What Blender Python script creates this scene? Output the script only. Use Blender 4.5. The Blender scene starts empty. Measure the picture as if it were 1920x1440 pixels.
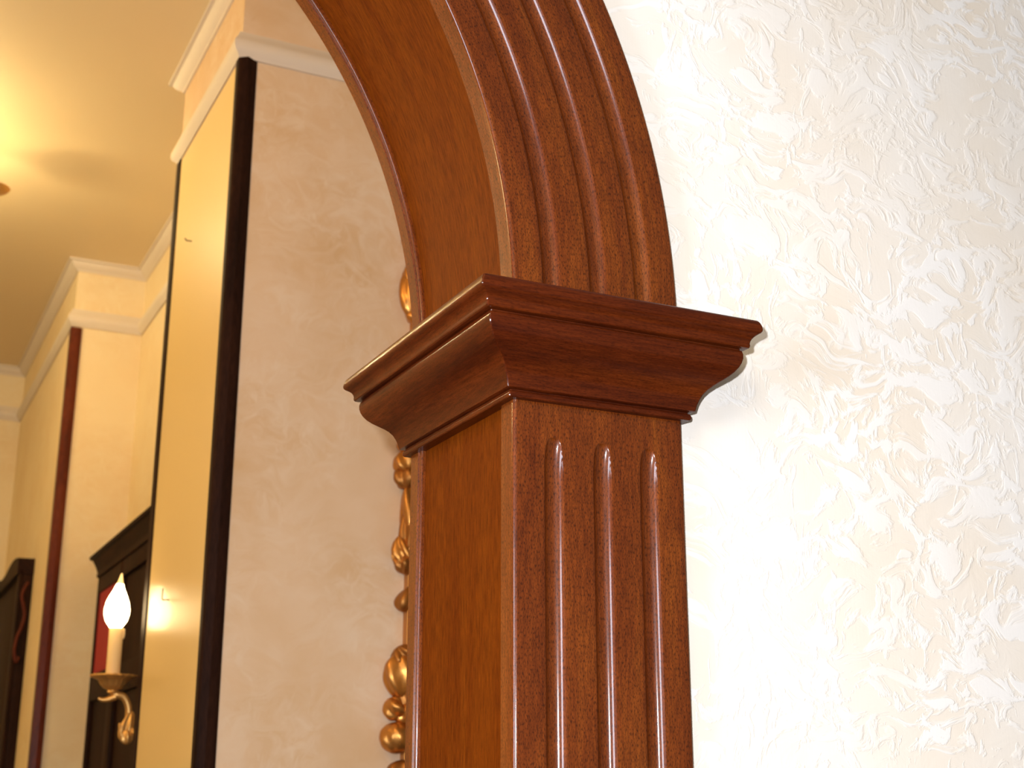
import bpy, bmesh, math, random
from mathutils import Vector, Matrix
random.seed(7)
PI = math.pi
D = bpy.data
SC = bpy.context.scene
COL = SC.collection

# ------------------------------------------------------------------ camera
YAW, PITCH = math.radians(26.0), math.radians(16.55)
EYE = 1.6
cd = D.cameras.new('camera')
cam = D.objects.new('camera', cd)
COL.objects.link(cam)
cam.location = (0, 0, EYE)
cam.rotation_euler = (math.radians(90) + PITCH, 0, -YAW)
cd.sensor_width = 36.0
cd.lens = 36.0 * 2560 / 1920
cd.clip_start = 0.02
cd.dof.use_dof = True
cd.dof.focus_distance = 1.34
cd.dof.aperture_fstop = 10.0
SC.camera = cam

# ------------------------------------------------------------------ world, lights, exposure
w = D.worlds.new('world')
SC.world = w
w.use_nodes = True
bg = w.node_tree.nodes['Background']
bg.inputs[0].default_value = (1.0, 0.86, 0.70, 1)
bg.inputs[1].default_value = 0.24

def lamp(name, kind, loc, energy, color, rot=(0, 0, 0), **kw):
    l = D.lights.new(name, kind)
    l.energy = energy
    l.color = color
    for k, v in kw.items():
        setattr(l, k, v)
    o = D.objects.new(name, l)
    COL.objects.link(o)
    o.location = loc
    o.rotation_euler = rot
    return o

# the camera's own flash, a hand's width to the left of and above the lens
lamp('flash_lamp', 'POINT', (-0.065, 0.02, 1.685), 89.0, (0.92, 0.945, 1.0), shadow_soft_size=0.014)
# daylight from the window of the front room, on the left behind the photographer
lamp('window_daylight', 'AREA', (-2.2, 0.20, 1.66), 90.0, (0.78, 0.86, 1.0),
     rot=(0, math.radians(-90), 0), shape='RECTANGLE', size=1.30, size_y=0.86)
# ceiling lamps of the front room
lamp('front_room_lamp', 'AREA', (-0.8, -0.3, 3.1), 42.0, (1.0, 0.76, 0.46), shape='DISK', size=1.9)
# ceiling lamps of the back room that hang out of view on the left
lamp('back_room_lamp', 'POINT', (-1.7, 3.2, 2.85), 44.0, (1.0, 0.75, 0.35), shadow_soft_size=0.12)
lamp('entrance_lamp', 'POINT', (-0.2, 1.78, 2.80), 12.0, (1.0, 0.67, 0.33), shadow_soft_size=0.12)

vs = SC.view_settings
SC.display_settings.display_device = 'sRGB'
vs.view_transform = 'Standard'
vs.look = 'None'
vs.exposure = 0.0
vs.gamma = 1.0
vs.use_curve_mapping = False

# ------------------------------------------------------------------ materials
class NT:
    def __init__(s, name):
        s.m = D.materials.new(name)
        s.m.use_nodes = True
        s.t = s.m.node_tree
        s.b = s.t.nodes['Principled BSDF']
    def n(s, typ, **kw):
        nd = s.t.nodes.new(typ)
        for k, v in kw.items():
            if k.startswith('i_'):
                key = k[2:]
                key = int(key) if key.isdigit() else key.replace('_', ' ')
                nd.inputs[key].default_value = v
            else:
                setattr(nd, k, v)
        return nd
    def l(s, a, ao, b, bi):
        s.t.links.new(a.outputs[ao], b.inputs[bi])
    def ramp(s, src, so, stops):
        r = s.t.nodes.new('ShaderNodeValToRGB')
        e = r.color_ramp.elements
        while len(e) < len(stops):
            e.new(0.5)
        for i, (p, c) in enumerate(stops):
            e[i].position = p
            e[i].color = (c[0], c[1], c[2], 1)
        s.l(src, so, r, 0)
        return r
    def mix(s, kind, fac, a, b):
        m = s.t.nodes.new('ShaderNodeMix')
        m.data_type = 'RGBA'
        m.blend_type = kind
        for idx, v in ((0, fac), (6, a), (7, b)):
            if isinstance(v, tuple) and hasattr(v[0], 'outputs'):
                s.l(v[0], v[1], m, idx)
            elif isinstance(v, tuple):
                m.inputs[idx].default_value = (v[0], v[1], v[2], 1)
            else:
                m.inputs[idx].default_value = v
        return m

def plain(name, col, rough=0.5, metal=0.0, coat=0.0, emit=None, strength=0.0, spec=None):
    k = NT(name)
    k.b.inputs['Base Color'].default_value = (*col, 1)
    k.b.inputs['Roughness'].default_value = rough
    k.b.inputs['Metallic'].default_value = metal
    k.b.inputs['Coat Weight'].default_value = coat
    if spec is not None:
        k.b.inputs['Specular IOR Level'].default_value = spec
    if emit:
        k.b.inputs['Emission Color'].default_value = (*emit, 1)
        k.b.inputs['Emission Strength'].default_value = strength
    return k.m

def wood(name, dark, mid, light, rough=0.42, coat=0.66, pore=0.62, crough=0.13, spec=0.12):
    """varnished wood, the grain runs along V of the metric UV map"""
    k = NT(name)
    uv = k.n('ShaderNodeTexCoord')
    m1 = k.n('ShaderNodeMapping')
    m1.inputs['Scale'].default_value = (26, 3.5, 1)
    k.l(uv, 'UV', m1, 0)
    n1 = k.n('ShaderNodeTexNoise', i_Scale=1.0, i_Detail=5.0, i_Roughness=0.6, i_Distortion=0.8)
    k.l(m1, 0, n1, 'Vector')
    r1 = k.ramp(n1, 0, [(0.30, dark), (0.50, mid), (0.72, light)])
    m2 = k.n('ShaderNodeMapping')
    m2.inputs['Scale'].default_value = (1100, 300, 1)
    k.l(uv, 'UV', m2, 0)
    n2 = k.n('ShaderNodeTexNoise', i_Scale=1.0, i_Detail=2.0, i_Roughness=0.5)
    k.l(m2, 0, n2, 'Vector')
    p = k.ramp(n2, 0, [(0.36, (1 - pore,) * 3), (0.50, (1, 1, 1))])
    m3 = k.n('ShaderNodeMapping')
    m3.inputs['Scale'].default_value = (420, 42, 1)
    k.l(uv, 'UV', m3, 0)
    n3 = k.n('ShaderNodeTexNoise', i_Scale=1.0, i_Detail=3.0, i_Roughness=0.65)
    k.l(m3, 0, n3, 'Vector')
    q = k.ramp(n3, 0, [(0.33, (0.68, 0.62, 0.55)), (0.67, (1.26, 1.24, 1.14))])
    a = k.mix('MULTIPLY', 1.0, (r1, 0), (p, 0))
    b = k.mix('MULTIPLY', 1.0, (a, 2), (q, 0))
    k.l(b, 2, k.b, 'Base Color')
    k.b.inputs['Roughness'].default_value = rough
    k.b.inputs['Coat Weight'].default_value = coat
    k.b.inputs['Coat Roughness'].default_value = crough
    k.b.inputs['Specular IOR Level'].default_value = spec
    bp = k.n('ShaderNodeBump', i_Strength=0.12, i_Distance=0.0006)
    k.l(n2, 0, bp, 'Height')
    k.l(bp, 0, k.b, 'Normal')
    return k.m

def plaster(name, deep, base, scuff, bump=0.25, rough=0.8, soft=0.05, amount=0.9):
    """trowelled plaster: raised pale scuffs over a warmer ground, thinning out here and there"""
    k = NT(name)
    tc = k.n('ShaderNodeTexCoord')
    nw = k.n('ShaderNodeTexNoise', i_Scale=7.0, i_Detail=2.0)
    k.l(tc, 'Object', nw, 'Vector')
    sub = k.n('ShaderNodeVectorMath', operation='SUBTRACT')
    sub.inputs[1].default_value = (0.5, 0.5, 0.5)
    k.l(nw, 1, sub, 0)
    scl = k.n('ShaderNodeVectorMath', operation='SCALE')
    scl.inputs['Scale'].default_value = 0.14
    k.l(sub, 0, scl, 0)
    add = k.n('ShaderNodeVectorMath', operation='ADD')
    k.l(tc, 'Object', add, 0)
    k.l(scl, 0, add, 1)
    def marks(rot, scale, dist, lo, hi):
        mp = k.n('ShaderNodeMapping')
        mp.inputs['Rotation'].default_value = (0, math.radians(rot), 0)
        mp.inputs['Scale'].default_value = scale
        k.l(add, 0, mp, 0)
        n = k.n('ShaderNodeTexNoise', i_Scale=1.0, i_Detail=5.0, i_Roughness=0.58, i_Distortion=dist)
        k.l(mp, 0, n, 'Vector')
        return n, k.ramp(n, 0, [(lo, (0, 0, 0)), (hi, (1, 1, 1))])
    n1, s1 = marks(35, (18, 18, 34), 0.9, 0.53 - soft, 0.53 + soft)
    n3, s3 = marks(-20, (46, 46, 20), 0.5, 0.58 - soft * 0.7, 0.58 + soft * 0.7)
    # broad drift: bare ground, scuffed areas, worked-over smooth areas
    n2 = k.n('ShaderNodeTexNoise', i_Scale=3.6, i_Detail=3.0, i_Roughness=0.55)
    k.l(tc, 'Object', n2, 'Vector')
    r2 = k.ramp(n2, 0, [(0.36, deep), (0.62, base)])
    nb = k.n('ShaderNodeTexNoise', i_Scale=5.5, i_Detail=2.0)
    mb = k.n('ShaderNodeMapping')
    mb.inputs['Location'].default_value = (3.1, 1.7, 5.3)
    k.l(tc, 'Object', mb, 0)
    k.l(mb, 0, nb, 'Vector')
    cover = k.ramp(nb, 0, [(0.36, (0.15,) * 3), (0.60, (1, 1, 1))])
    mx = k.n('ShaderNodeMath', operation='MAXIMUM')
    k.l(s1, 0, mx, 0)
    k.l(s3, 0, mx, 1)
    mc = k.n('ShaderNodeMath', operation='MULTIPLY')
    k.l(mx, 0, mc, 0)
    k.l(cover, 0, mc, 1)
    ms = k.n('ShaderNodeMath', operation='MULTIPLY', i_1=amount)
    k.l(mc, 0, ms, 0)
    m1 = k.mix('MIX', (ms, 0), (r2, 0), scuff)
    k.l(m1, 2, k.b, 'Base Color')
    # fine vertical brush lines and the raised edges of the scuffs
    mf = k.n('ShaderNodeMapping')
    mf.inputs['Scale'].default_value = (420, 420, 18)
    k.l(tc, 'Object', mf, 0)
    nf = k.n('ShaderNodeTexNoise', i_Scale=1.0, i_Detail=2.0)
    k.l(mf, 0, nf, 'Vector')
    h1 = k.n('ShaderNodeMath', operation='MULTIPLY_ADD', i_1=0.8)
    k.l(mx, 0, h1, 0)
    k.l(n1, 0, h1, 2)
    h2 = k.n('ShaderNodeMath', operation='MULTIPLY_ADD', i_1=0.10)
    k.l(nf, 0, h2, 0)
    k.l(h1, 0, h2, 2)
    bp = k.n('ShaderNodeBump', i_Strength=bump, i_Distance=0.0022)
    k.l(h2, 0, bp, 'Height')
    k.l(bp, 0, k.b, 'Normal')
    k.b.inputs['Roughness'].default_value = rough
    k.b.inputs['Specular IOR Level'].default_value = 0.25
    return k.m

M = {}
M['mahogany'] = wood('mahogany', (0.100, 0.018, 0.002), (0.140, 0.029, 0.0035), (0.19, 0.046, 0.005))
M['mahogany_lining'] = wood('mahogany_lining', (0.095, 0.0175, 0.0008), (0.113, 0.023, 0.0010), (0.131, 0.029, 0.0014), pore=0.12, rough=0.55, coat=0.0, spec=0.03)
M['mahogany_capital'] = wood('mahogany_capital', (0.040, 0.0052, 0.0012), (0.072, 0.0115, 0.002), (0.110, 0.020, 0.003), pore=0.3, coat=0.36, crough=0.14, spec=0.05)
M['dark_wood'] = wood('dark_wood', (0.012, 0.005, 0.003), (0.022, 0.008, 0.005), (0.035, 0.013, 0.007), pore=0.2, rough=0.6, coat=0.0, spec=0.08)
M['red_wood'] = wood('red_wood', (0.06, 0.010, 0.004), (0.11, 0.020, 0.006), (0.15, 0.03, 0.01), pore=0.2, rough=0.5, coat=0.1, crough=0.3)
M['plaster_white'] = plaster('plaster_white', (0.88, 0.80, 0.69), (0.91, 0.875, 0.82), (0.94, 0.935, 0.925), bump=0.28, soft=0.036)
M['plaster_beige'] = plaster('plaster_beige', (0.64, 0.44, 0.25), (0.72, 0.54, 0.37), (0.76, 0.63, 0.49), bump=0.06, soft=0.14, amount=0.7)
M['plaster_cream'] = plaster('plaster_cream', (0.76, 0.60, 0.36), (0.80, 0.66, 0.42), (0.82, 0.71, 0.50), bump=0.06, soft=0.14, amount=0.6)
M['ceiling_paint'] = plain('ceiling_paint', (0.78, 0.64, 0.40), 0.6)
M['cornice_plaster'] = plain('cornice_plaster', (0.70, 0.62, 0.53), 0.7)
M['gloss_panel'] = plain('gloss_panel', (0.80, 0.60, 0.27), 0.36, coat=0.09, spec=0.3)
M['gold'] = plain('gold', (0.55, 0.25, 0.06), 0.34, metal=0.9)
M['gold_dark'] = plain('gold_dark', (0.36, 0.15, 0.035), 0.42, metal=0.85)
M['brass'] = plain('brass', (0.66, 0.38, 0.12), 0.36, metal=0.7)
M['mirror_glass'] = plain('mirror_glass', (0.85, 0.86, 0.85), 0.03, metal=1.0)
M['red_cloth'] = plain('red_cloth', (0.36, 0.014, 0.022), 0.7)
M['candle'] = plain('candle', (0.80, 0.58, 0.28), 0.55)
M['bulb'] = plain('bulb', (1, 0.9, 0.7), 0.3, emit=(1.0, 0.72, 0.36), strength=20.0)
M['bulb_tip'] = plain('bulb_tip', (0.9, 0.7, 0.35), 0.2, emit=(1.0, 0.62, 0.2), strength=1.6)
M['bulb_big'] = plain('bulb_big', (1, 0.9, 0.7), 0.3, emit=(1.0, 0.78, 0.40), strength=190.0)
M['iron'] = plain('iron', (0.05, 0.035, 0.025), 0.5, metal=0.6)
M['floor'] = plain('floor', (0.10, 0.06, 0.035), 0.35)

# ------------------------------------------------------------------ mesh helpers
def link(name, me, mat, parent=None, smooth=None):
    o = D.objects.new(name, me)
    COL.objects.link(o)
    if mat is not None:
        me.materials.append(M[mat] if isinstance(mat, str) else mat)
    if smooth is not None:
        for p in me.polygons:
            p.use_smooth = True
        me.set_sharp_from_angle(angle=math.radians(smooth))
    if parent is not None:
        o.parent = parent
        o.matrix_parent_inverse = parent.matrix_basis.inverted()
    return o

def pd(name, V, Fc, mat, parent=None, smooth=None, uv=None):
    me = D.meshes.new(name)
    me.from_pydata([tuple(v) for v in V], [], Fc)
    me.update()
    if uv is not None:
        ul = me.uv_layers.new(name='UVMap')
        for lp in me.loops:
            ul.data[lp.index].uv = uv[lp.vertex_index]
    return link(name, me, mat, parent, smooth)

def grid(name, rows, mat, parent=None, smooth=None, uvrows=None, close_u=False, cap=False):
    """rows of points -> quads; rows run along V"""
    nr, nc = len(rows), len(rows[0])
    V = [p for r in rows for p in r]
    Fc = []
    for i in range(nr - 1):
        for j in range(nc - 1 if not close_u else nc):
            j2 = (j + 1) % nc
            Fc.append((i * nc + j, i * nc + j2, (i + 1) * nc + j2, (i + 1) * nc + j))
    if cap:
        Fc.append(tuple(range(nc))[::-1])
        Fc.append(tuple((nr - 1) * nc + j for j in range(nc)))
    uv = [u for r in uvrows for u in r] if uvrows else None
    o = pd(name, V, Fc, mat, parent, None, uv)
    bm = bmesh.new()
    bm.from_mesh(o.data)
    bmesh.ops.recalc_face_normals(bm, faces=bm.faces)
    bm.to_mesh(o.data)
    bm.free()
    if smooth is not None:
        for p in o.data.polygons:
            p.use_smooth = True
        o.data.set_sharp_from_angle(angle=math.radians(smooth))
    return o

def box(name, lo, hi, mat, parent=None, bev=0.0, seg=2, grain='z'):
    bm = bmesh.new()
    bmesh.ops.create_cube(bm, size=1.0)
    for v in bm.verts:
        for i in range(3):
            v.co[i] = lo[i] if v.co[i] < 0 else hi[i]
    if bev > 0:
        bmesh.ops.bevel(bm, geom=list(bm.edges), offset=bev, segments=seg, profile=0.5, affect='EDGES')
    bm.normal_update()
    ul = bm.loops.layers.uv.new('UVMap')
    for f in bm.faces:
        n = f.normal
        for lp in f.loops:
            c = lp.vert.co
            if grain == 'z':
                lp[ul].uv = (c.x + c.y, c.z)
            elif grain == 'y':
                lp[ul].uv = (c.x + c.z, c.y)
            else:
                lp[ul].uv = (c.y + c.z, c.x)
    me = D.meshes.new(name)
    bm.to_mesh(me)
    bm.free()
    return link(name, me, mat, parent, 40 if bev > 0 else None)

def sweep(name, path, prof, mat, parent=None, smooth=38, close_prof=True, z0=0.0):
    """profile (a outwards, z) run along a horizontal path with mitred corners; outwards = left of travel"""
    n = len(path)
    offs = []
    for i, p in enumerate(path):
        p = Vector(p)
        d1 = (p - Vector(path[i - 1])).normalized() if i > 0 else None
        d2 = (Vector(path[i + 1]) - p).normalized() if i < n - 1 else None
        if d1 is None: d1 = d2
        if d2 is None: d2 = d1
        n1 = Vector((-d1.y, d1.x)); n2 = Vector((-d2.y, d2.x))
        m = n1 + n2
        offs.append(m / (1 + n1.dot(n2)))
    # perimeter of the profile for the UV
    s = [0.0]
    for i in range(1, len(prof)):
        s.append(s[-1] + math.dist(prof[i], prof[i - 1]))
    L = 0.0
    rows, uvs = [], []
    for i, p in enumerate(path):
        if i: L += (Vector(p) - Vector(path[i - 1])).length
        rows.append([(p[0] + offs[i].x * a, p[1] + offs[i].y * a, z0 + z) for a, z in prof])
        uvs.append([(s[j], L) for j in range(len(prof))])
    return grid(name, rows, mat, parent, smooth, uvs, close_u=close_prof, cap=close_prof)

def mitre_piece(name, a_pt, b_pt, prev_d, next_d, prof, mat, parent, z0, uoff):
    """one straight length of moulding with both ends cut to the mitre of its neighbours"""
    a_pt, b_pt = Vector(a_pt), Vector(b_pt)
    d = (b_pt - a_pt).normalized()
    nrm = lambda v: Vector((-v.y, v.x))
    def off(d1, d2):
        n1, n2 = nrm(d1), nrm(d2)
        return (n1 + n2) / (1 + n1.dot(n2))
    oa = off(Vector(prev_d), d) if prev_d else nrm(d)
    ob = off(d, Vector(next_d)) if next_d else nrm(d)
    s = [0.0]
    for i in range(1, len(prof)):
        s.append(s[-1] + math.dist(prof[i], prof[i - 1]))
    rows, uvs = [], []
    L = (b_pt - a_pt).length
    e, c = 0.0012, 0.0008        # eased edge along the mitre
    st = [(a_pt, oa, 0.0, -c), (a_pt + d * e, oa, e, 0.0)] if prev_d else [(a_pt, oa, 0.0, 0.0)]
    st += [(b_pt - d * e, ob, L - e, 0.0), (b_pt, ob, L, -c)] if next_d else [(b_pt, ob, L, 0.0)]
    for p, o, l, da in st:
        rows.append([(p.x + o.x * (a + da), p.y + o.y * (a + da), z0 + z) for a, z in prof])
        uvs.append([(s[j] + uoff, l + uoff) for j in range(len(prof))])
    return grid(name, rows, mat, parent, 30, uvs, close_u=True, cap=True)

def lathe(name, prof, c, mat, parent=None, seg=24, mod=None, axis='z', bend=None):
    rows = []
    for (r, z) in prof:
        row = []
        for k in range(seg):
            t = 2 * PI * k / seg
            rr = r * (1 + (mod(t, z, r) if mod else 0))
            x, y, zz = rr * math.cos(t), rr * math.sin(t), z
            if bend: x += bend(z)
            row.append((c[0] + x, c[1] + y, c[2] + zz) if axis == 'z' else (c[0] + x, c[1] + zz, c[2] + y))
        rows.append(row)
    return grid(name, rows, mat, parent, 50, None, close_u=True, cap=True)

def tube(name, pts, rad, mat, parent=None, seg=10, sub=6):
    """smooth tube through points (Catmull-Rom), rad = number or list"""
    P = [Vector(p) for p in pts]
    R_ = rad if isinstance(rad, (list, tuple)) else [rad] * len(P)
    Q, RR = [], []
    for i in range(len(P) - 1):
        p0 = P[max(i - 1, 0)]; p1 = P[i]; p2 = P[i + 1]; p3 = P[min(i + 2, len(P) - 1)]
        for k in range(sub):
            t = k / sub
            Q.append(0.5 * ((2 * p1) + (p2 - p0) * t + (2 * p0 - 5 * p1 + 4 * p2 - p3) * t * t + (3 * p1 - p0 - 3 * p2 + p3) * t ** 3))
            RR.append(R_[i] * (1 - t) + R_[i + 1] * t)
    Q.append(P[-1]); RR.append(R_[-1])
    rows = []
    up = Vector((0.13, 0.31, 0.94)).normalized()
    for i, q in enumerate(Q):
        d = (Q[min(i + 1, len(Q) - 1)] - Q[max(i - 1, 0)]).normalized()
        a = d.cross(up)
        if a.length < 1e-3: a = d.cross(Vector((1, 0, 0)))
        a.normalize()
        b = d.cross(a)
        rows.append([q + (a * math.cos(2 * PI * k / seg) + b * math.sin(2 * PI * k / seg)) * RR[i] for k in range(seg)])
    return grid(name, rows, mat, parent, 60, None, close_u=True, cap=True)

def lump(name, c, r, mat, parent=None, tilt=0.0, lobes=5, amp=0.12, taper=0.0, curl=0.0, seg=(36, 20)):
    """carved relief leaf or boss: an ellipsoid with ribs, tapered and curled, facing -Y"""
    rows = []
    nu, nv = seg
    for i in range(nv + 1):
        th = PI * i / nv
        row = []
        for k in range(nu):
            ph = 2 * PI * k / nu
            rib = 1 + amp * 1.3 * math.cos(lobes * ph + 1.4 * math.cos(th)) + 0.05 * math.cos(2.3 * lobes * ph) * math.sin(5 * th)
            x = math.sin(th) * math.cos(ph) * rib
            y = math.sin(th) * math.sin(ph) * rib
            z = math.cos(th)
            f = 1 - taper * (z * 0.5 + 0.5)
            x, y = x * f, y * f
            x += curl * z * z
            x, y, z = x * r[0], y * r[1], z * r[2]
            xx = x * math.cos(tilt) - z * math.sin(tilt)
            zz = x * math.sin(tilt) + z * math.cos(tilt)
            row.append((c[0] + xx, c[1] + y, c[2] + zz))
        rows.append(row)
    o = grid(name, rows, mat, parent, 70, None, close_u=True)
    return o

def thing(name, label, cat, loc, group=None):
    o = D.objects.new(name, None)
    o.empty_display_size = 0.05
    COL.objects.link(o)
    o.location = loc
    bpy.context.view_layer.update()
    o['label'] = label
    o['category'] = cat
    if group: o['group'] = group
    return o

def structure(o, label=None):
    o['kind'] = 'structure'
    if label: o['label'] = label
    return o

# ------------------------------------------------------------------ dimensions (metres)
X0, X1 = 0.5392, 0.7240          # faces of the pilaster
YF, YB = 1.102, 1.357            # its front and rear
CT = 0.029                       # thickness of the casing boards
WF, WB = 1.117, 1.342            # wall faces
ZC, HC = 1.950, 0.097            # underside and height of the capital
ZS = ZC + HC                     # springing of the arch
AX = -0.1276                     # centre of the arch
RI, RO = X0 - AX, X1 - AX
CEIL = 3.205

# ------------------------------------------------------------------ setting
# wall with the arched opening
def arch_wall():
    ro = RI + 0.05
    n = 48
    out = [(-2.4, 0.0), (-2.4, CEIL), (3.2, CEIL), (3.2, 0.0), (AX + ro, 0.0)]
    arc = [(AX + ro * math.cos(PI * k / n), ZS + ro * math.sin(PI * k / n)) for k in range(n + 1)]
    pts = out + arc + [(AX - ro, 0.0)]
    N = len(pts)
    V = [(x, WF, z) for x, z in pts] + [(x, WB, z) for x, z in pts]
    Fc = [tuple(range(N)), tuple(range(2 * N - 1, N - 1, -1))]
    for i in range(N):
        j = (i + 1) % N
        Fc.append((i, i + N, j + N, j))
    o = pd('wall_front', V, Fc, 'plaster_white')
    bm = bmesh.new(); bm.from_mesh(o.data)
    bmesh.ops.recalc_face_normals(bm, faces=bm.faces)
    bm.to_mesh(o.data); bm.free()
    return structure(o, 'cream trowelled plaster wall to the right of the arch')
arch_wall()

PX, PY0, PY1 = 0.574, 2.400, 2.930     # nearer pier: left face, front, back
NX = 0.750                             # wall of the recess
P2X, P2Y = 0.538, 4.230                # farther pier
BY = 5.520                             # end wall
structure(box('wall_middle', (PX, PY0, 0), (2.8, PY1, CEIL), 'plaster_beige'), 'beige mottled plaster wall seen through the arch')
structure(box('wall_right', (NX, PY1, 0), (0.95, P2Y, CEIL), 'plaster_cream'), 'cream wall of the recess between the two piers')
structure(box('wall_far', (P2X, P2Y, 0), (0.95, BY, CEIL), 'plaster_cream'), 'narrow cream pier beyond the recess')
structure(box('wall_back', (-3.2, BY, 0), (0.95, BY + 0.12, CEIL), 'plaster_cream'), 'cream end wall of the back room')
structure(box('wall_left', (-3.32, WB, 0), (-3.2, BY + 0.12, CEIL), 'plaster_cream'), 'cream side wall of the back room')
structure(box('ceiling', (-3.2, WB, CEIL), (2.8, BY + 0.12, CEIL + 0.1), 'ceiling_paint'))
structure(box('floor', (-3.2, -1.5, -0.1), (3.2, BY + 0.12, 0.0), 'floor'))

runs = [(2.8, PY0), (PX, PY0), (PX, PY1), (NX, PY1), (NX, P2Y), (P2X, P2Y), (P2X, BY), (-3.2, BY)]
crown_prof = [(0, 0), (0.005, 0.0), (0.006, 0.004), (0.010, 0.007), (0.015, 0.010), (0.020, 0.015), (0.024, 0.021), (0.026, 0.026), (0.034, 0.027), (0.034, 0.033), (0, 0.033)]
o = sweep('trim_1', runs, crown_prof, 'cornice_plaster', z0=CEIL - 0.0335)
structure(o, 'pale plaster cornice under the ceiling')
frieze_prof = [(0, 0), (0.006, 0), (0.009, 0.006), (0.016, 0.012), (0.019, 0.020), (0.019, 0.030), (0.015, 0.038), (0.010, 0.046), (0.007, 0.056), (0, 0.058)]
o = sweep('trim_2', runs, frieze_prof, 'cornice_plaster', z0=2.988)
structure(o, 'pale plaster frieze moulding below the cornice')

def corner_trim(name, pts, z1, mat, label):
    """upright wooden corner guard from a plan outline"""
    V = [(x, y, 0.0) for x, y in pts] + [(x, y, z1) for x, y in pts]
    n = len(pts)
    Fc = [tuple(range(n))[::-1], tuple(range(n, 2 * n))] + [(i, (i + 1) % n, n + (i + 1) % n, n + i) for i in range(n)]
    uv = []
    for z in (0, z1):
        s = 0
        for i in range(n):
            uv.append((s, z)); s += math.dist(pts[i], pts[(i + 1) % n])
    o = pd(name, V, Fc, mat, None, None, uv)
    bm = bmesh.new(); bm.from_mesh(o.data)
    bmesh.ops.recalc_face_normals(bm, faces=bm.faces)
    bm.to_mesh(o.data); bm.free()
    return structure(o, label)

t = 0.006
corner_trim('trim_3', [(PX - t, PY0 - t + 0.004), (PX - t + 0.004, PY0 - t), (PX + 0.012, PY0 - t - 0.002), (PX + 0.024, PY0 - t), (PX + 0.032, PY0 - 0.002), (PX + 0.032, PY0 - 0.0002), (PX - 0.0002, PY0 - 0.0002), (PX - 0.0002, PY0 + 0.018), (PX - t, PY0 + 0.016)],
            2.996, 'dark_wood', 'dark wooden corner strip on the edge of the beige wall')
corner_trim('trim_4', [(PX - 0.0002, PY1 - 0.03), (PX - 0.0002, PY1 + 0.0002), (PX + 0.03, PY1 + 0.0002), (PX + 0.03, PY1 + t), (PX - t, PY1 + t), (PX - t, PY1 - 0.028)],
            2.996, 'dark_wood', 'thin dark wooden strip at the far edge of the glossy yellow panel')
corner_trim('trim_5', [(P2X - t, P2Y - t), (P2X + 0.012, P2Y - t - 0.002), (P2X + 0.026, P2Y - t), (P2X + 0.028, P2Y - 0.0002), (P2X - 0.0002, P2Y - 0.0002), (P2X - 0.0002, P2Y + 0.028), (P2X - t, P2Y + 0.026)],
            2.984, 'red_wood', 'reddish wooden corner strip on the farther pier')

# ------------------------------------------------------------------ fluted casing boards (pilaster and arch share the section)
FW, FD = 0.0200, 0.0074
FR = FW * FW / (8 * FD) + FD / 2
FC = (0.0420, 0.0941, 0.1455)

def section():
    """across the board: (u from the inner edge, kind) with dense samples in the flutes"""
    us = [0.0045, 0.012, 0.022]
    for c in FC:
        h = FW / 2
        us += [c - h - 0.0030, c - h - 0.0012]
        us += [c - h + FW * k / 32 for k in range(33)]
        us += [c + h + 0.0012, c + h + 0.0030]
        us.append(c + 0.026)
    us = [u for u in us if u < 0.176]
    us += [0.178, 0.1823]
    return us

def flute_depth(u, d):
    if d <= 1e-5: return 0.0
    best = 0.0
    for c in FC:
        x = abs(u - c)
        if x < FR:
            y = d - (FR - math.sqrt(FR * FR - x * x))
            best = max(best, y)
        # eased arris along both edges of the flute
        hw = math.sqrt(max(2 * FR * d - d * d, 0))
        e = x - hw
        if -0.0008 < e < 0.003:
            best = max(best, 0.00045 * (1 - max(e, 0) / 0.003) ** 2 * min(1, d / FD) ** 3)
    return best

def board_section(d):
    """closed outline of the board: list of (u, y) ; u = 0 inner face, y = 0 front"""
    pts = []
    W = X1 - X0
    bk = 0.0195 if False else CT
    # inner edge: rear arris eased, side, front arris rounded
    pts.append((0.020, CT))
    pts.append((0.0028, CT))
    pts.append((0.0010, CT - 0.0006))
    pts.append((0.0, CT - 0.0022))
    pts.append((0.0, 0.0042))
    for k in range(1, 6):
        a = PI / 2 * k / 6
        pts.append((0.0042 - 0.0042 * math.cos(a), 0.0042 - 0.0042 * math.sin(a)))
    for u in section():
        pts.append((u, flute_depth(u, d)))
    pts.append((W - 0.0004, 0.0006))
    pts.append((W, 0.0020))
    pts.append((W, WF - YF))
    return pts

def perim(pts):
    s = [0.0]
    for i in range(1, len(pts)):
        s.append(s[-1] + math.dist(pts[i], pts[i - 1]))
    return s

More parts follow.
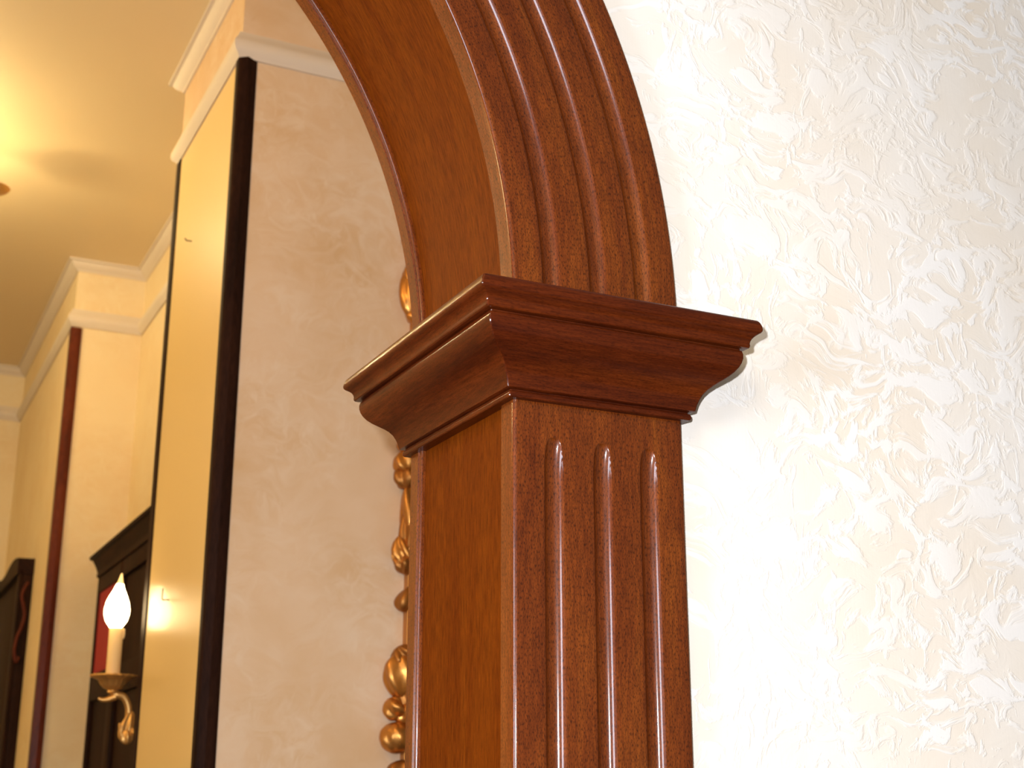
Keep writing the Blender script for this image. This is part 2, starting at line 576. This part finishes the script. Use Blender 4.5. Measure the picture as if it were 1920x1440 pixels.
ZFT = ZC - 0.0328     # top of the flutes
PLINTH = 0.22
def build_pilaster():
    root = thing('pilaster', 'polished mahogany pilaster with three flutes on its front face, under the capital', 'pilaster', (X0, YF, 0))
    zs = [PLINTH, 0.6, 1.0, 1.3, 1.6, 1.8]
    zs += [ZFT - 0.045 + 0.045 * math.sin(PI / 2 * k / 36) for k in range(37)]
    zs += [ZFT + 0.001, ZC - 0.015, ZC + 0.001]
    rows, uvs = [], []
    Lf = 0.042
    for z in zs:
        q = (z - (ZFT - Lf)) / Lf
        d = FD if q <= 0 else (FD * (1 - q * q) ** 0.6 if q < 1 else 0.0)
        sec = board_section(d)
        s = perim(board_section(FD))
        rows.append([(X0 + u, YF + y, z) for u, y in sec])
        uvs.append([(s[j], z) for j in range(len(sec))])
    grid('fluted_front_board', rows, 'mahogany', root, 32, uvs)
    # lining of the jamb between the two casing boards, set back
    box('jamb_lining', (X0 + 0.0050, YF + CT - 0.004, PLINTH), (X0 + 0.03, YB - CT + 0.004, ZC + 0.001), 'mahogany_lining', root)
    # rear casing board with a rounded nosing towards the jamb
    rear = [(0.03, 0), (0.006, 0.0), (0.0035, -0.0005), (0.0012, -0.0016), (0.0, -0.004)]
    rear = []
    nose = [(0.0, YB), (0.0, YB - CT + 0.0105)]
    nose += [(0.0 + 0.0, YB - CT + 0.0095), (0.0020, YB - CT + 0.0085), (0.0020, YB - CT + 0.0075)]
    nose += [(0.0045 - 0.0045 * math.cos(PI / 2 * (k / 5) - 0.4) , YB - CT + 0.0035 - 0.0035 * math.sin(PI / 2 * k / 5)) for k in range(6)]
    nose += [(0.030, YB - CT), (0.030, WB), (0.1848, WB), (0.1848, YB)]
    s = perim(nose)
    grid('rear_board', [[(X0 + a, y, z) for a, y in nose] for z in (PLINTH, 1.0, ZC + 0.001)], 'mahogany', root, 35,
         [[(q, z) for q in s] for z in (PLINTH, 1.0, ZC + 0.001)], close_u=True, cap=True)
    pl = [(0, 0), (0.014, 0), (0.014, 0.17), (0.011, 0.185), (0.008, 0.20), (0.007, PLINTH), (0, PLINTH)]
    path = [(X1, WF), (X1, YF), (X0, YF), (X0, YB), (X1, YB)]
    sweep('plinth', path, pl, 'mahogany', root)
    return root
build_pilaster()

# ------------------------------------------------------------------ capital
cap_prof = [(-0.02, 0.0), (0.0066, 0.0), (0.0074, 0.0008), (0.0078, 0.0024), (0.0077, 0.0046), (0.0068, 0.0062), (0.0052, 0.0068),
            (0.0056, 0.0078), (0.0098, 0.0082), (0.0108, 0.0088), (0.0112, 0.0105), (0.0122, 0.0150), (0.0140, 0.0200), (0.0165, 0.0250),
            (0.0200, 0.0295), (0.0245, 0.0335), (0.0300, 0.0375), (0.0350, 0.0412), (0.0395, 0.0455), (0.0428, 0.0500),
            (0.0450, 0.0545), (0.0462, 0.0590), (0.0463, 0.0630), (0.0455, 0.0662), (0.0438, 0.0672), (0.0440, 0.0682),
            (0.0490, 0.0684), (0.0503, 0.0688), (0.0512, 0.0700), (0.0514, 0.0718), (0.0512, 0.0732), (0.0516, 0.0755), (0.0528, 0.0780), (0.0548, 0.0802),
            (0.0572, 0.0820), (0.0594, 0.0834), (0.0605, 0.0848), (0.0609, 0.0866), (0.0608, 0.0884), (0.0604, 0.0905), (0.0597, 0.0926), (0.0587, 0.0946), (0.0574, 0.0961),
            (0.0555, 0.0970), (-0.02, 0.0970)]
def build_capital():
    root = thing('pilaster_capital', 'dark mahogany moulded capital with a deep curved profile, between pilaster and arch', 'capital', (X0, YF, ZC))
    dn, lf, up, rt = (0, -1), (-1, 0), (0, 1), (1, 0)
    m = 'mahogany_capital'
    mitre_piece('front_moulding', (X1, YF), (X0, YF), dn, up, cap_prof, m, root, ZC, 0.0)
    mitre_piece('side_moulding', (X0, YF), (X0, YB), lf, rt, cap_prof, m, root, ZC, 1.7)
    mitre_piece('rear_moulding', (X0, YB), (X1, YB), up, dn, cap_prof, m, root, ZC, 3.1)
    rp = [(max(a, -0.005), z) for a, z in cap_prof]
    mitre_piece('end_moulding', (X1, WF), (X1, YF), None, lf, rp, m, root, ZC, 4.3)
    mitre_piece('rear_end_moulding', (X1, YB), (X1, WB), rt, None, rp, m, root, ZC, 5.2)
    box('top_board', (X0 + 0.0, YF + 0.0, ZC + 0.088), (X1, WF - 0.001, ZC + 0.0968), m, root, grain='x')
    return root
build_capital()

# ------------------------------------------------------------------ arch
def build_arch():
    root = thing('arch_casing', 'polished mahogany arch with curved fluted face, rising from the capital', 'arch', (AX, YF, ZS))
    n = 160
    angs = [PI * k / n for k in range(n + 1)]
    sec = board_section(FD)
    s = perim(sec)
    rows = [[(AX + (RI + u) * math.cos(t), YF + y, ZS + (RI + u) * math.sin(t)) for u, y in sec] for t in angs]
    uvs = [[(s[j], t * (RI + 0.09)) for j in range(len(sec))] for t in angs]
    grid('fluted_face', rows, 'mahogany', root, 32, uvs)
    lin = [(0.0050, YF + CT - 0.004), (0.0050, YB - CT + 0.004), (0.03, YB - CT + 0.004), (0.03, YF + CT - 0.004)]
    s = perim(lin)
    grid('soffit_lining', [[(AX + (RI + a) * math.cos(t), y, ZS + (RI + a) * math.sin(t)) for a, y in lin] for t in angs],
         'mahogany_lining', root, 35, [[(q, t * RI) for q in s] for t in angs], close_u=True, cap=True)
    nose = [(0.0, YB), (0.0, YB - CT + 0.0095), (0.0020, YB - CT + 0.0085), (0.0020, YB - CT + 0.0075)]
    nose += [(0.0045 - 0.0045 * math.cos(PI / 2 * (k / 5) - 0.4), YB - CT + 0.0035 - 0.0035 * math.sin(PI / 2 * k / 5)) for k in range(6)]
    nose += [(0.030, YB - CT), (0.030, WB), (0.1848, WB), (0.1848, YB)]
    s = perim(nose)
    grid('rear_face', [[(AX + (RI + a) * math.cos(t), y, ZS + (RI + a) * math.sin(t)) for a, y in nose] for t in angs],
         'mahogany', root, 35, [[(q, t * RI) for q in s] for t in angs], close_u=True, cap=True)
build_arch()

# ------------------------------------------------------------------ glossy panel on the nearer pier
g = box('wall_panel', (PX - 0.003, PY0 + 0.019, 0.0), (PX - 0.0003, PY1 - 0.031, 2.985), 'gloss_panel')
g['label'] = 'tall glossy yellow panel between two dark strips, reflecting the candle lamp'
g['category'] = 'panel'
def wall_hook(name, loc, label, h):
    r = thing(name, label, name.split('_')[-1], loc)
    x, y, z = loc
    tube('shank', [(x, y, z), (x - 0.006, y, z), (x - 0.012, y, z - 0.001)], 0.0013, 'iron', r, seg=8, sub=3)
    tube('hook_tip' if h > 0.01 else 'nail_head', [(x - 0.011, y, z), (x - 0.014, y - 0.001, z + 0.002), (x - 0.014, y - 0.002, z + h)], 0.0013, 'iron', r, seg=8, sub=4)
wall_hook('wall_hook', (PX - 0.003, 2.697, 1.955), 'small dark hook on the glossy yellow panel, near the bright reflection', 0.022)
wall_hook('nail', (PX - 0.003, 2.727, 2.720), 'tiny dark nail high on the glossy yellow panel', 0.004)

# ------------------------------------------------------------------ gilt mirror frame on the beige wall
def build_mirror():
    y = PY0 - 0.0005
    XL, XR, ZB, ZT = 0.944, 1.56, 1.02, 2.64
    root = thing('gilt_mirror', 'carved gilt mirror on the beige wall, mostly hidden behind the pilaster', 'mirror', ((XL + XR) / 2, y, ZB))
    # moulded rails
    prof = [(0, 0), (0.0, 0.020), (0.006, 0.026), (0.014, 0.028), (0.024, 0.022), (0.034, 0.024), (0.044, 0.016), (0.052, 0.014), (0.052, 0)]
    def rail(name, p, q, inw, mat='gold'):
        rows = []
        for (pt, sgn) in ((p, 1), (q, -1)):
            row = []
            for a, h in prof:
                row.append((pt[0] + inw[0] * a + (sgn * a if inw[0] == 0 else 0), y - h, pt[1] + inw[1] * a + (sgn * a if inw[1] == 0 else 0)))
            rows.append(row)
        return grid(name, rows, mat, root, 40, None, close_u=True, cap=True)
    rails = {'l': rail('side_rail', (XL, ZB), (XL, ZT), (1, 0)), 'r': rail('side_rail', (XR, ZB), (XR, ZT), (-1, 0))}
    rail('bottom_rail', (XL, ZB), (XR, ZB), (0, 1))
    rail('top_rail', (XL, ZT), (XR, ZT), (0, -1))
    box('mirror_glass', (XL + 0.045, y - 0.012, ZB + 0.045), (XR - 0.045, y - 0.002, ZT - 0.045), 'mirror_glass', root)
    def orn(side):
        sx = 1 if side == 'l' else -1
        bx = XL if side == 'l' else XR
        def L(dx, z, rx, rz, tilt=0.0, lobes=5, amp=0.12, taper=0.0, curl=0.0, ry=0.022, mat='gold', name='leaf'):
            lump(name, (bx + sx * dx, y - 0.018, z), (rx, ry, rz), mat, rails[side], tilt * sx, lobes, amp, taper, curl * sx)
        # shoulder above, seen beside the arch
        L(-0.008, 2.545, 0.022, 0.050, 0.05, 4, 0.08, 0.1, name='boss')
        L(0.004, 2.583, 0.032, 0.030, 0.2, 5, 0.10, 0.2, name='boss')
        L(0.006, 2.620, 0.020, 0.026, -0.5, 3, 0.2, 0.4)
        L(-0.012, 2.662, 0.014, 0.016, 0.3, 5, 0.2, 0.2, mat='gold_dark')
        L(-0.012, 2.699, 0.013, 0.013, 0.0, 4, 0.2, 0.2, mat='gold_dark', name='boss')
        L(0.020, 2.66, 0.03, 0.08, 0.2, 5, 0.15, 0.4)
        L(0.000, 2.500, 0.014, 0.014, 0.0, 4, 0.1, name='boss')
        # below the capital
        L(-0.006, 2.236, 0.018, 0.016, 0.0, 5, 0.12, name='boss')
        L(-0.010, 2.200, 0.023, 0.023, 0.3, 5, 0.12, 0.1, name='boss')
        L(-0.008, 2.170, 0.022, 0.022, -0.2, 4, 0.15, 0.0, mat='gold_dark', name='boss')
        L(0.000, 2.105, 0.020, 0.056, 0.10, 3, 0.18, 0.35)
        L(-0.002, 2.075, 0.016, 0.050, -0.12, 4, 0.20, 0.3, mat='gold_dark')
        L(-0.006, 2.030, 0.028, 0.032, 0.35, 7, 0.16, 0.3, name='shell')
        L(-0.003, 2.004, 0.022, 0.018, -0.3, 6, 0.18, 0.0, mat='gold_dark', name='shell')
        L(0.002, 1.948, 0.024, 0.034, -0.55, 3, 0.15, 0.75, mat='gold_dark')
        L(-0.006, 1.838, 0.022, 0.018, 0.6, 5, 0.22, 0.2, mat='gold_dark')
        L(-0.008, 1.800, 0.031, 0.042, 0.08, 5, 0.10, -0.1)
        L(0.010, 1.770, 0.030, 0.036, 0.35, 4, 0.15, 0.2, mat='gold_dark')
        L(-0.020, 1.742, 0.021, 0.021, 0.7, 4, 0.14, 0.1, name='scroll')
        L(0.004, 1.733, 0.024, 0.020, 0.2, 4, 0.14, 0.1, name='scroll')
        L(-0.016, 1.690, 0.029, 0.028, 0.1, 4, 0.06, 0.0, ry=0.028, name='scroll')
        L(0.012, 1.690, 0.022, 0.026, 0.1, 4, 0.06, 0.0, name='scroll')
        L(0.000, 1.632, 0.030, 0.020, 0.0, 5, 0.12, 0.0, mat='gold_dark')
        L(-0.006, 1.575, 0.026, 0.035, 0.2, 5, 0.15, 0.2)
    orn('l')
    orn('r')
build_mirror()

# ------------------------------------------------------------------ dark panelling in the recess and on the farther pier
def build_panelling():
    root = thing('wood_panelling', 'dark wooden wall panelling with a moulded top and red inset, behind the candle lamp', 'panelling', (NX, 3.5, 0))
    xf = 0.662
    ya, yb, zt = 2.97, 4.118, 2.198
    back = box('back_board', (xf + 0.012, ya, 0), (NX - 0.0005, yb, zt), 'dark_wood', root)
    for (a, b) in ((ya, ya + 0.09), (3.74, 3.82), (yb - 0.018, yb)):
        box('stile', (xf, a, 0), (xf + 0.013, b, zt), 'dark_wood', root, 0.003)
    for (a, b) in ((0.0, 0.14), (1.84, 1.915), (zt - 0.05, zt)):
        box('rail', (xf + 0.001, ya + 0.09, a), (xf + 0.0125, yb - 0.018, b), 'dark_wood', root, 0.002)
    box('red_inset', (xf + 0.006, 3.82, 1.915), (xf + 0.0122, yb - 0.018, zt - 0.05), 'red_cloth', back)
    cp = [(0, 0), (0.004, 0.0), (0.005, 0.008), (0.003, 0.013), (0.005, 0.020), (0.009, 0.032), (0.014, 0.043), (0.017, 0.050), (0.025, 0.054), (0.026, 0.062), (0, 0.066)]
    sweep('crown_moulding', [(xf, ya), (xf, yb), (NX, yb)], cp, 'dark_wood', root, z0=zt - 0.004)
build_panelling()

def build_carved():
    root = thing('carved_panelling', 'dark carved wooden panelling with a scalloped end, against the farther pier at far left', 'panelling', (P2X, 5.0, 0))
    xf = 0.495
    ya, yb = 4.60, 5.46
    # body with a carved, stepped near end
    outline = [(0.0, 0.0), (0.0, 2.06), (0.006, 2.10), (0.002, 2.135), (-0.004, 2.165), (0.002, 2.195), (0.010, 2.215), (0.004, 2.24), (0.0, 2.262), (0.006, 2.285), (0.0, 2.315)]
    body = box('board', (xf + 0.010, ya + 0.004, 0), (P2X - 0.0005, yb, 2.27), 'dark_wood', root, 0.002)
    for a, b in ((ya, ya + 0.06), (yb - 0.06, yb)):
        box('stile', (xf, a, 0), (xf + 0.011, b, 2.28), 'dark_wood', root, 0.003)
    # stepped and curved crest running back along the top
    cres = []
    n = 28
    V, Fc = [], []
    for i in range(n + 1):
        q = i / n
        y_ = ya + (yb - ya) * q
        z_ = 2.312 + 0.012 * math.sin(q * PI * 3)
        for x_, zz in ((xf - 0.008, 2.262), (xf - 0.008, z_), (P2X - 0.0005, z_), (P2X - 0.0005, 2.262)):
            V.append((x_, y_, zz))
    for i in range(n):
        for k in range(4):
            Fc.append((i * 4 + k, i * 4 + (k + 1) % 4, (i + 1) * 4 + (k + 1) % 4, (i + 1) * 4 + k))
    Fc += [(0, 1, 2, 3), (n * 4 + 3, n * 4 + 2, n * 4 + 1, n * 4)]
    pd('crest', V, Fc, 'dark_wood', root, None, [(v[0] + v[2], v[1]) for v in V])
    # raised scroll on the end that faces the arch
    pts = [(xf + 0.028, ya - 0.003, 2.235), (xf + 0.018, ya - 0.006, 2.215), (xf + 0.012, ya - 0.006, 2.19), (xf + 0.020, ya - 0.006, 2.16),
           (xf + 0.026, ya - 0.006, 2.13), (xf + 0.020, ya - 0.006, 2.09), (xf + 0.010, ya - 0.006, 2.06), (xf + 0.006, ya - 0.006, 2.02), (xf + 0.014, ya - 0.005, 1.985), (xf + 0.022, ya - 0.004, 2.0)]
    tube('carved_scroll', pts, 0.005, 'red_wood', root)
build_carved()

# ------------------------------------------------------------------ candle wall lamp
def build_sconce():
    cx, cy = 0.5285, 3.0
    root = thing('wall_lamp', 'brass wall lamp with one lit flame bulb on a cream candle, at lower left', 'lamp', (0.60, PY1 + 0.0005, 1.72))
    zp = 1.829
    # back plate on the far side of the pier
    lathe('back_plate', [(0.0005, 0.0), (0.045, 0.0), (0.045, 0.005), (0.036, 0.010), (0.018, 0.013), (0.0005, 0.014)], (0.625, PY1 + 0.0005, 1.73), 'brass', root, 24, axis='y')
    arm = tube('arm', [(0.622, PY1 + 0.012, 1.73), (0.600, PY1 + 0.030, 1.712), (0.578, cy - 0.012, 1.715), (0.569, cy, 1.742), (0.566, cy, 1.768), (0.555, cy, 1.787), (0.540, cy, 1.791), (0.5305, cy, 1.797)],
               [0.006, 0.006, 0.0075, 0.008, 0.0075, 0.008, 0.008, 0.006], 'brass', root)
    lump('leaf', (0.566, cy - 0.004, 1.728), (0.016, 0.013, 0.032), 'brass', arm, -0.25, 5, 0.22, 0.45)
    lump('leaf', (0.556, cy - 0.008, 1.713), (0.010, 0.008, 0.022), 'brass', arm, 0.35, 3, 0.2, 0.5)
    lump('leaf', (0.566, cy - 0.012, 1.706), (0.012, 0.008, 0.016), 'brass', arm, -0.1, 4, 0.2, 0.2)
    tube('curl', [(0.537, cy, 1.787), (0.522, cy, 1.781), (0.511, cy, 1.780), (0.503, cy, 1.783)], [0.008, 0.006, 0.0045, 0.003], 'brass', arm)
    dp = [(0.0005, -0.033), (0.008, -0.033), (0.011, -0.030), (0.010, -0.026), (0.019, -0.022), (0.026, -0.014), (0.031, -0.005), (0.040, -0.001), (0.046, 0.0005), (0.0475, 0.003), (0.046, 0.0055), (0.036, 0.004), (0.020, 0.001), (0.0005, 0.001)]
    lathe('drip_pan', dp, (cx + 0.002, cy, zp - 0.003), 'brass', root, 72, mod=lambda t, z, r: 0.035 * math.cos(18 * t) if r > 0.015 else 0)
    sleeve = lathe('candle_sleeve', [(0.0005, 0), (0.0148, 0), (0.0148, 0.098), (0.013, 0.1), (0.0005, 0.1)], (cx, cy, zp), 'candle', root, 24)
    tube('wax_drip', [(cx + 0.0145, cy - 0.004, zp + 0.099), (cx + 0.0155, cy - 0.004, zp + 0.088), (cx + 0.0150, cy - 0.004, zp + 0.078)], [0.003, 0.0028, 0.0015], 'candle', sleeve, 8, 4)
    H = 0.118
    pr = []
    prof = [(0.0, 0.010), (0.05, 0.0155), (0.14, 0.0225), (0.26, 0.0262), (0.36, 0.0262), (0.48, 0.0232), (0.58, 0.0185), (0.68, 0.0128), (0.76, 0.0088), (0.80, 0.0072)]
    bend = lambda z: 0.010 * max(0, (z / H - 0.45)) ** 1.5
    fb = lathe('flame_bulb', [(0.0005, 0.0)] + [(r, q * H) for q, r in prof] + [(0.0005, 0.802 * H)], (cx - 0.002, cy, zp + 0.099), 'bulb', root, 24, bend=bend)
    tip = [(0.80, 0.0072), (0.86, 0.0050), (0.92, 0.0034), (0.97, 0.0022), (1.0, 0.0008)]
    t_ = lathe('bulb_tip', [(r, q * H) for q, r in tip], (cx - 0.002, cy, zp + 0.099), 'bulb_tip', fb, 16, bend=bend)
    t_['label'] = 'amber drawn-out glass tip'
build_sconce()

# ------------------------------------------------------------------ ceiling lamp, only the rim of one drip pan reaches into view
def build_chandelier():
    cx, cy = -0.17, 3.45
    root = thing('ceiling_lamp', 'brass ceiling lamp of which only one pan rim shows at the left edge', 'lamp', (cx, cy, CEIL))
    lathe('ceiling_rose', [(0.0005, -0.05), (0.02, -0.05), (0.045, -0.03), (0.055, -0.012), (0.058, -0.0005), (0.0005, -0.0005)], (cx, cy, CEIL), 'brass', root, 28)
    tube('stem', [(cx, cy, CEIL - 0.045), (cx, cy, CEIL - 0.20), (cx, cy, CEIL - 0.33)], [0.010, 0.009, 0.014], 'brass', root)
    lathe('hub', [(0.0005, -0.05), (0.012, -0.045), (0.032, -0.02), (0.036, 0.0), (0.026, 0.02), (0.012, 0.035), (0.0005, 0.036)], (cx, cy, CEIL - 0.33), 'brass', root, 24)
    for k in range(5):
        a = math.radians(14 + 72 * k)
        dx, dy = math.cos(a), math.sin(a)
        p = lambda r, z: (cx + dx * r, cy + dy * r, CEIL + z)
        tube('arm', [p(0.03, -0.33), p(0.10, -0.37), p(0.19, -0.34), p(0.24, -0.26), p(0.25, -0.20)], [0.008, 0.008, 0.007, 0.006, 0.006], 'brass', root)
        c = p(0.25, -0.20)
        pan = lathe('drip_pan', [(0.0005, -0.012), (0.012, -0.012), (0.030, -0.004), (0.042, 0.0), (0.043, 0.003), (0.030, 0.002), (0.0005, 0.001)], c, 'brass', root, 36)
        lathe('flame_bulb', [(0.0005, 0.0), (0.010, 0.002), (0.017, 0.018), (0.018, 0.032), (0.013, 0.052), (0.006, 0.068), (0.0008, 0.078)], (c[0], c[1], c[2] + 0.004), 'bulb_big', root, 16)
    # upper leaf crown of the stem: curved leaf that ends in a small pan, close to the ceiling
    tube('upper_arm', [(cx, cy, CEIL - 0.10), (cx + 0.12, cy + 0.02, CEIL - 0.125), (cx + 0.25, cy + 0.05, CEIL - 0.125), (cx + 0.35, cy + 0.07, CEIL - 0.112)], [0.006, 0.005, 0.004, 0.003], 'brass', root)
    lathe('leaf_pan', [(0.0005, -0.008), (0.02, -0.007), (0.040, -0.002), (0.046, 0.004), (0.044, 0.0045), (0.030, 0.001), (0.0005, 0.0)], (cx + 0.382, cy + 0.07, CEIL - 0.108), 'brass', root, 36)
build_chandelier()
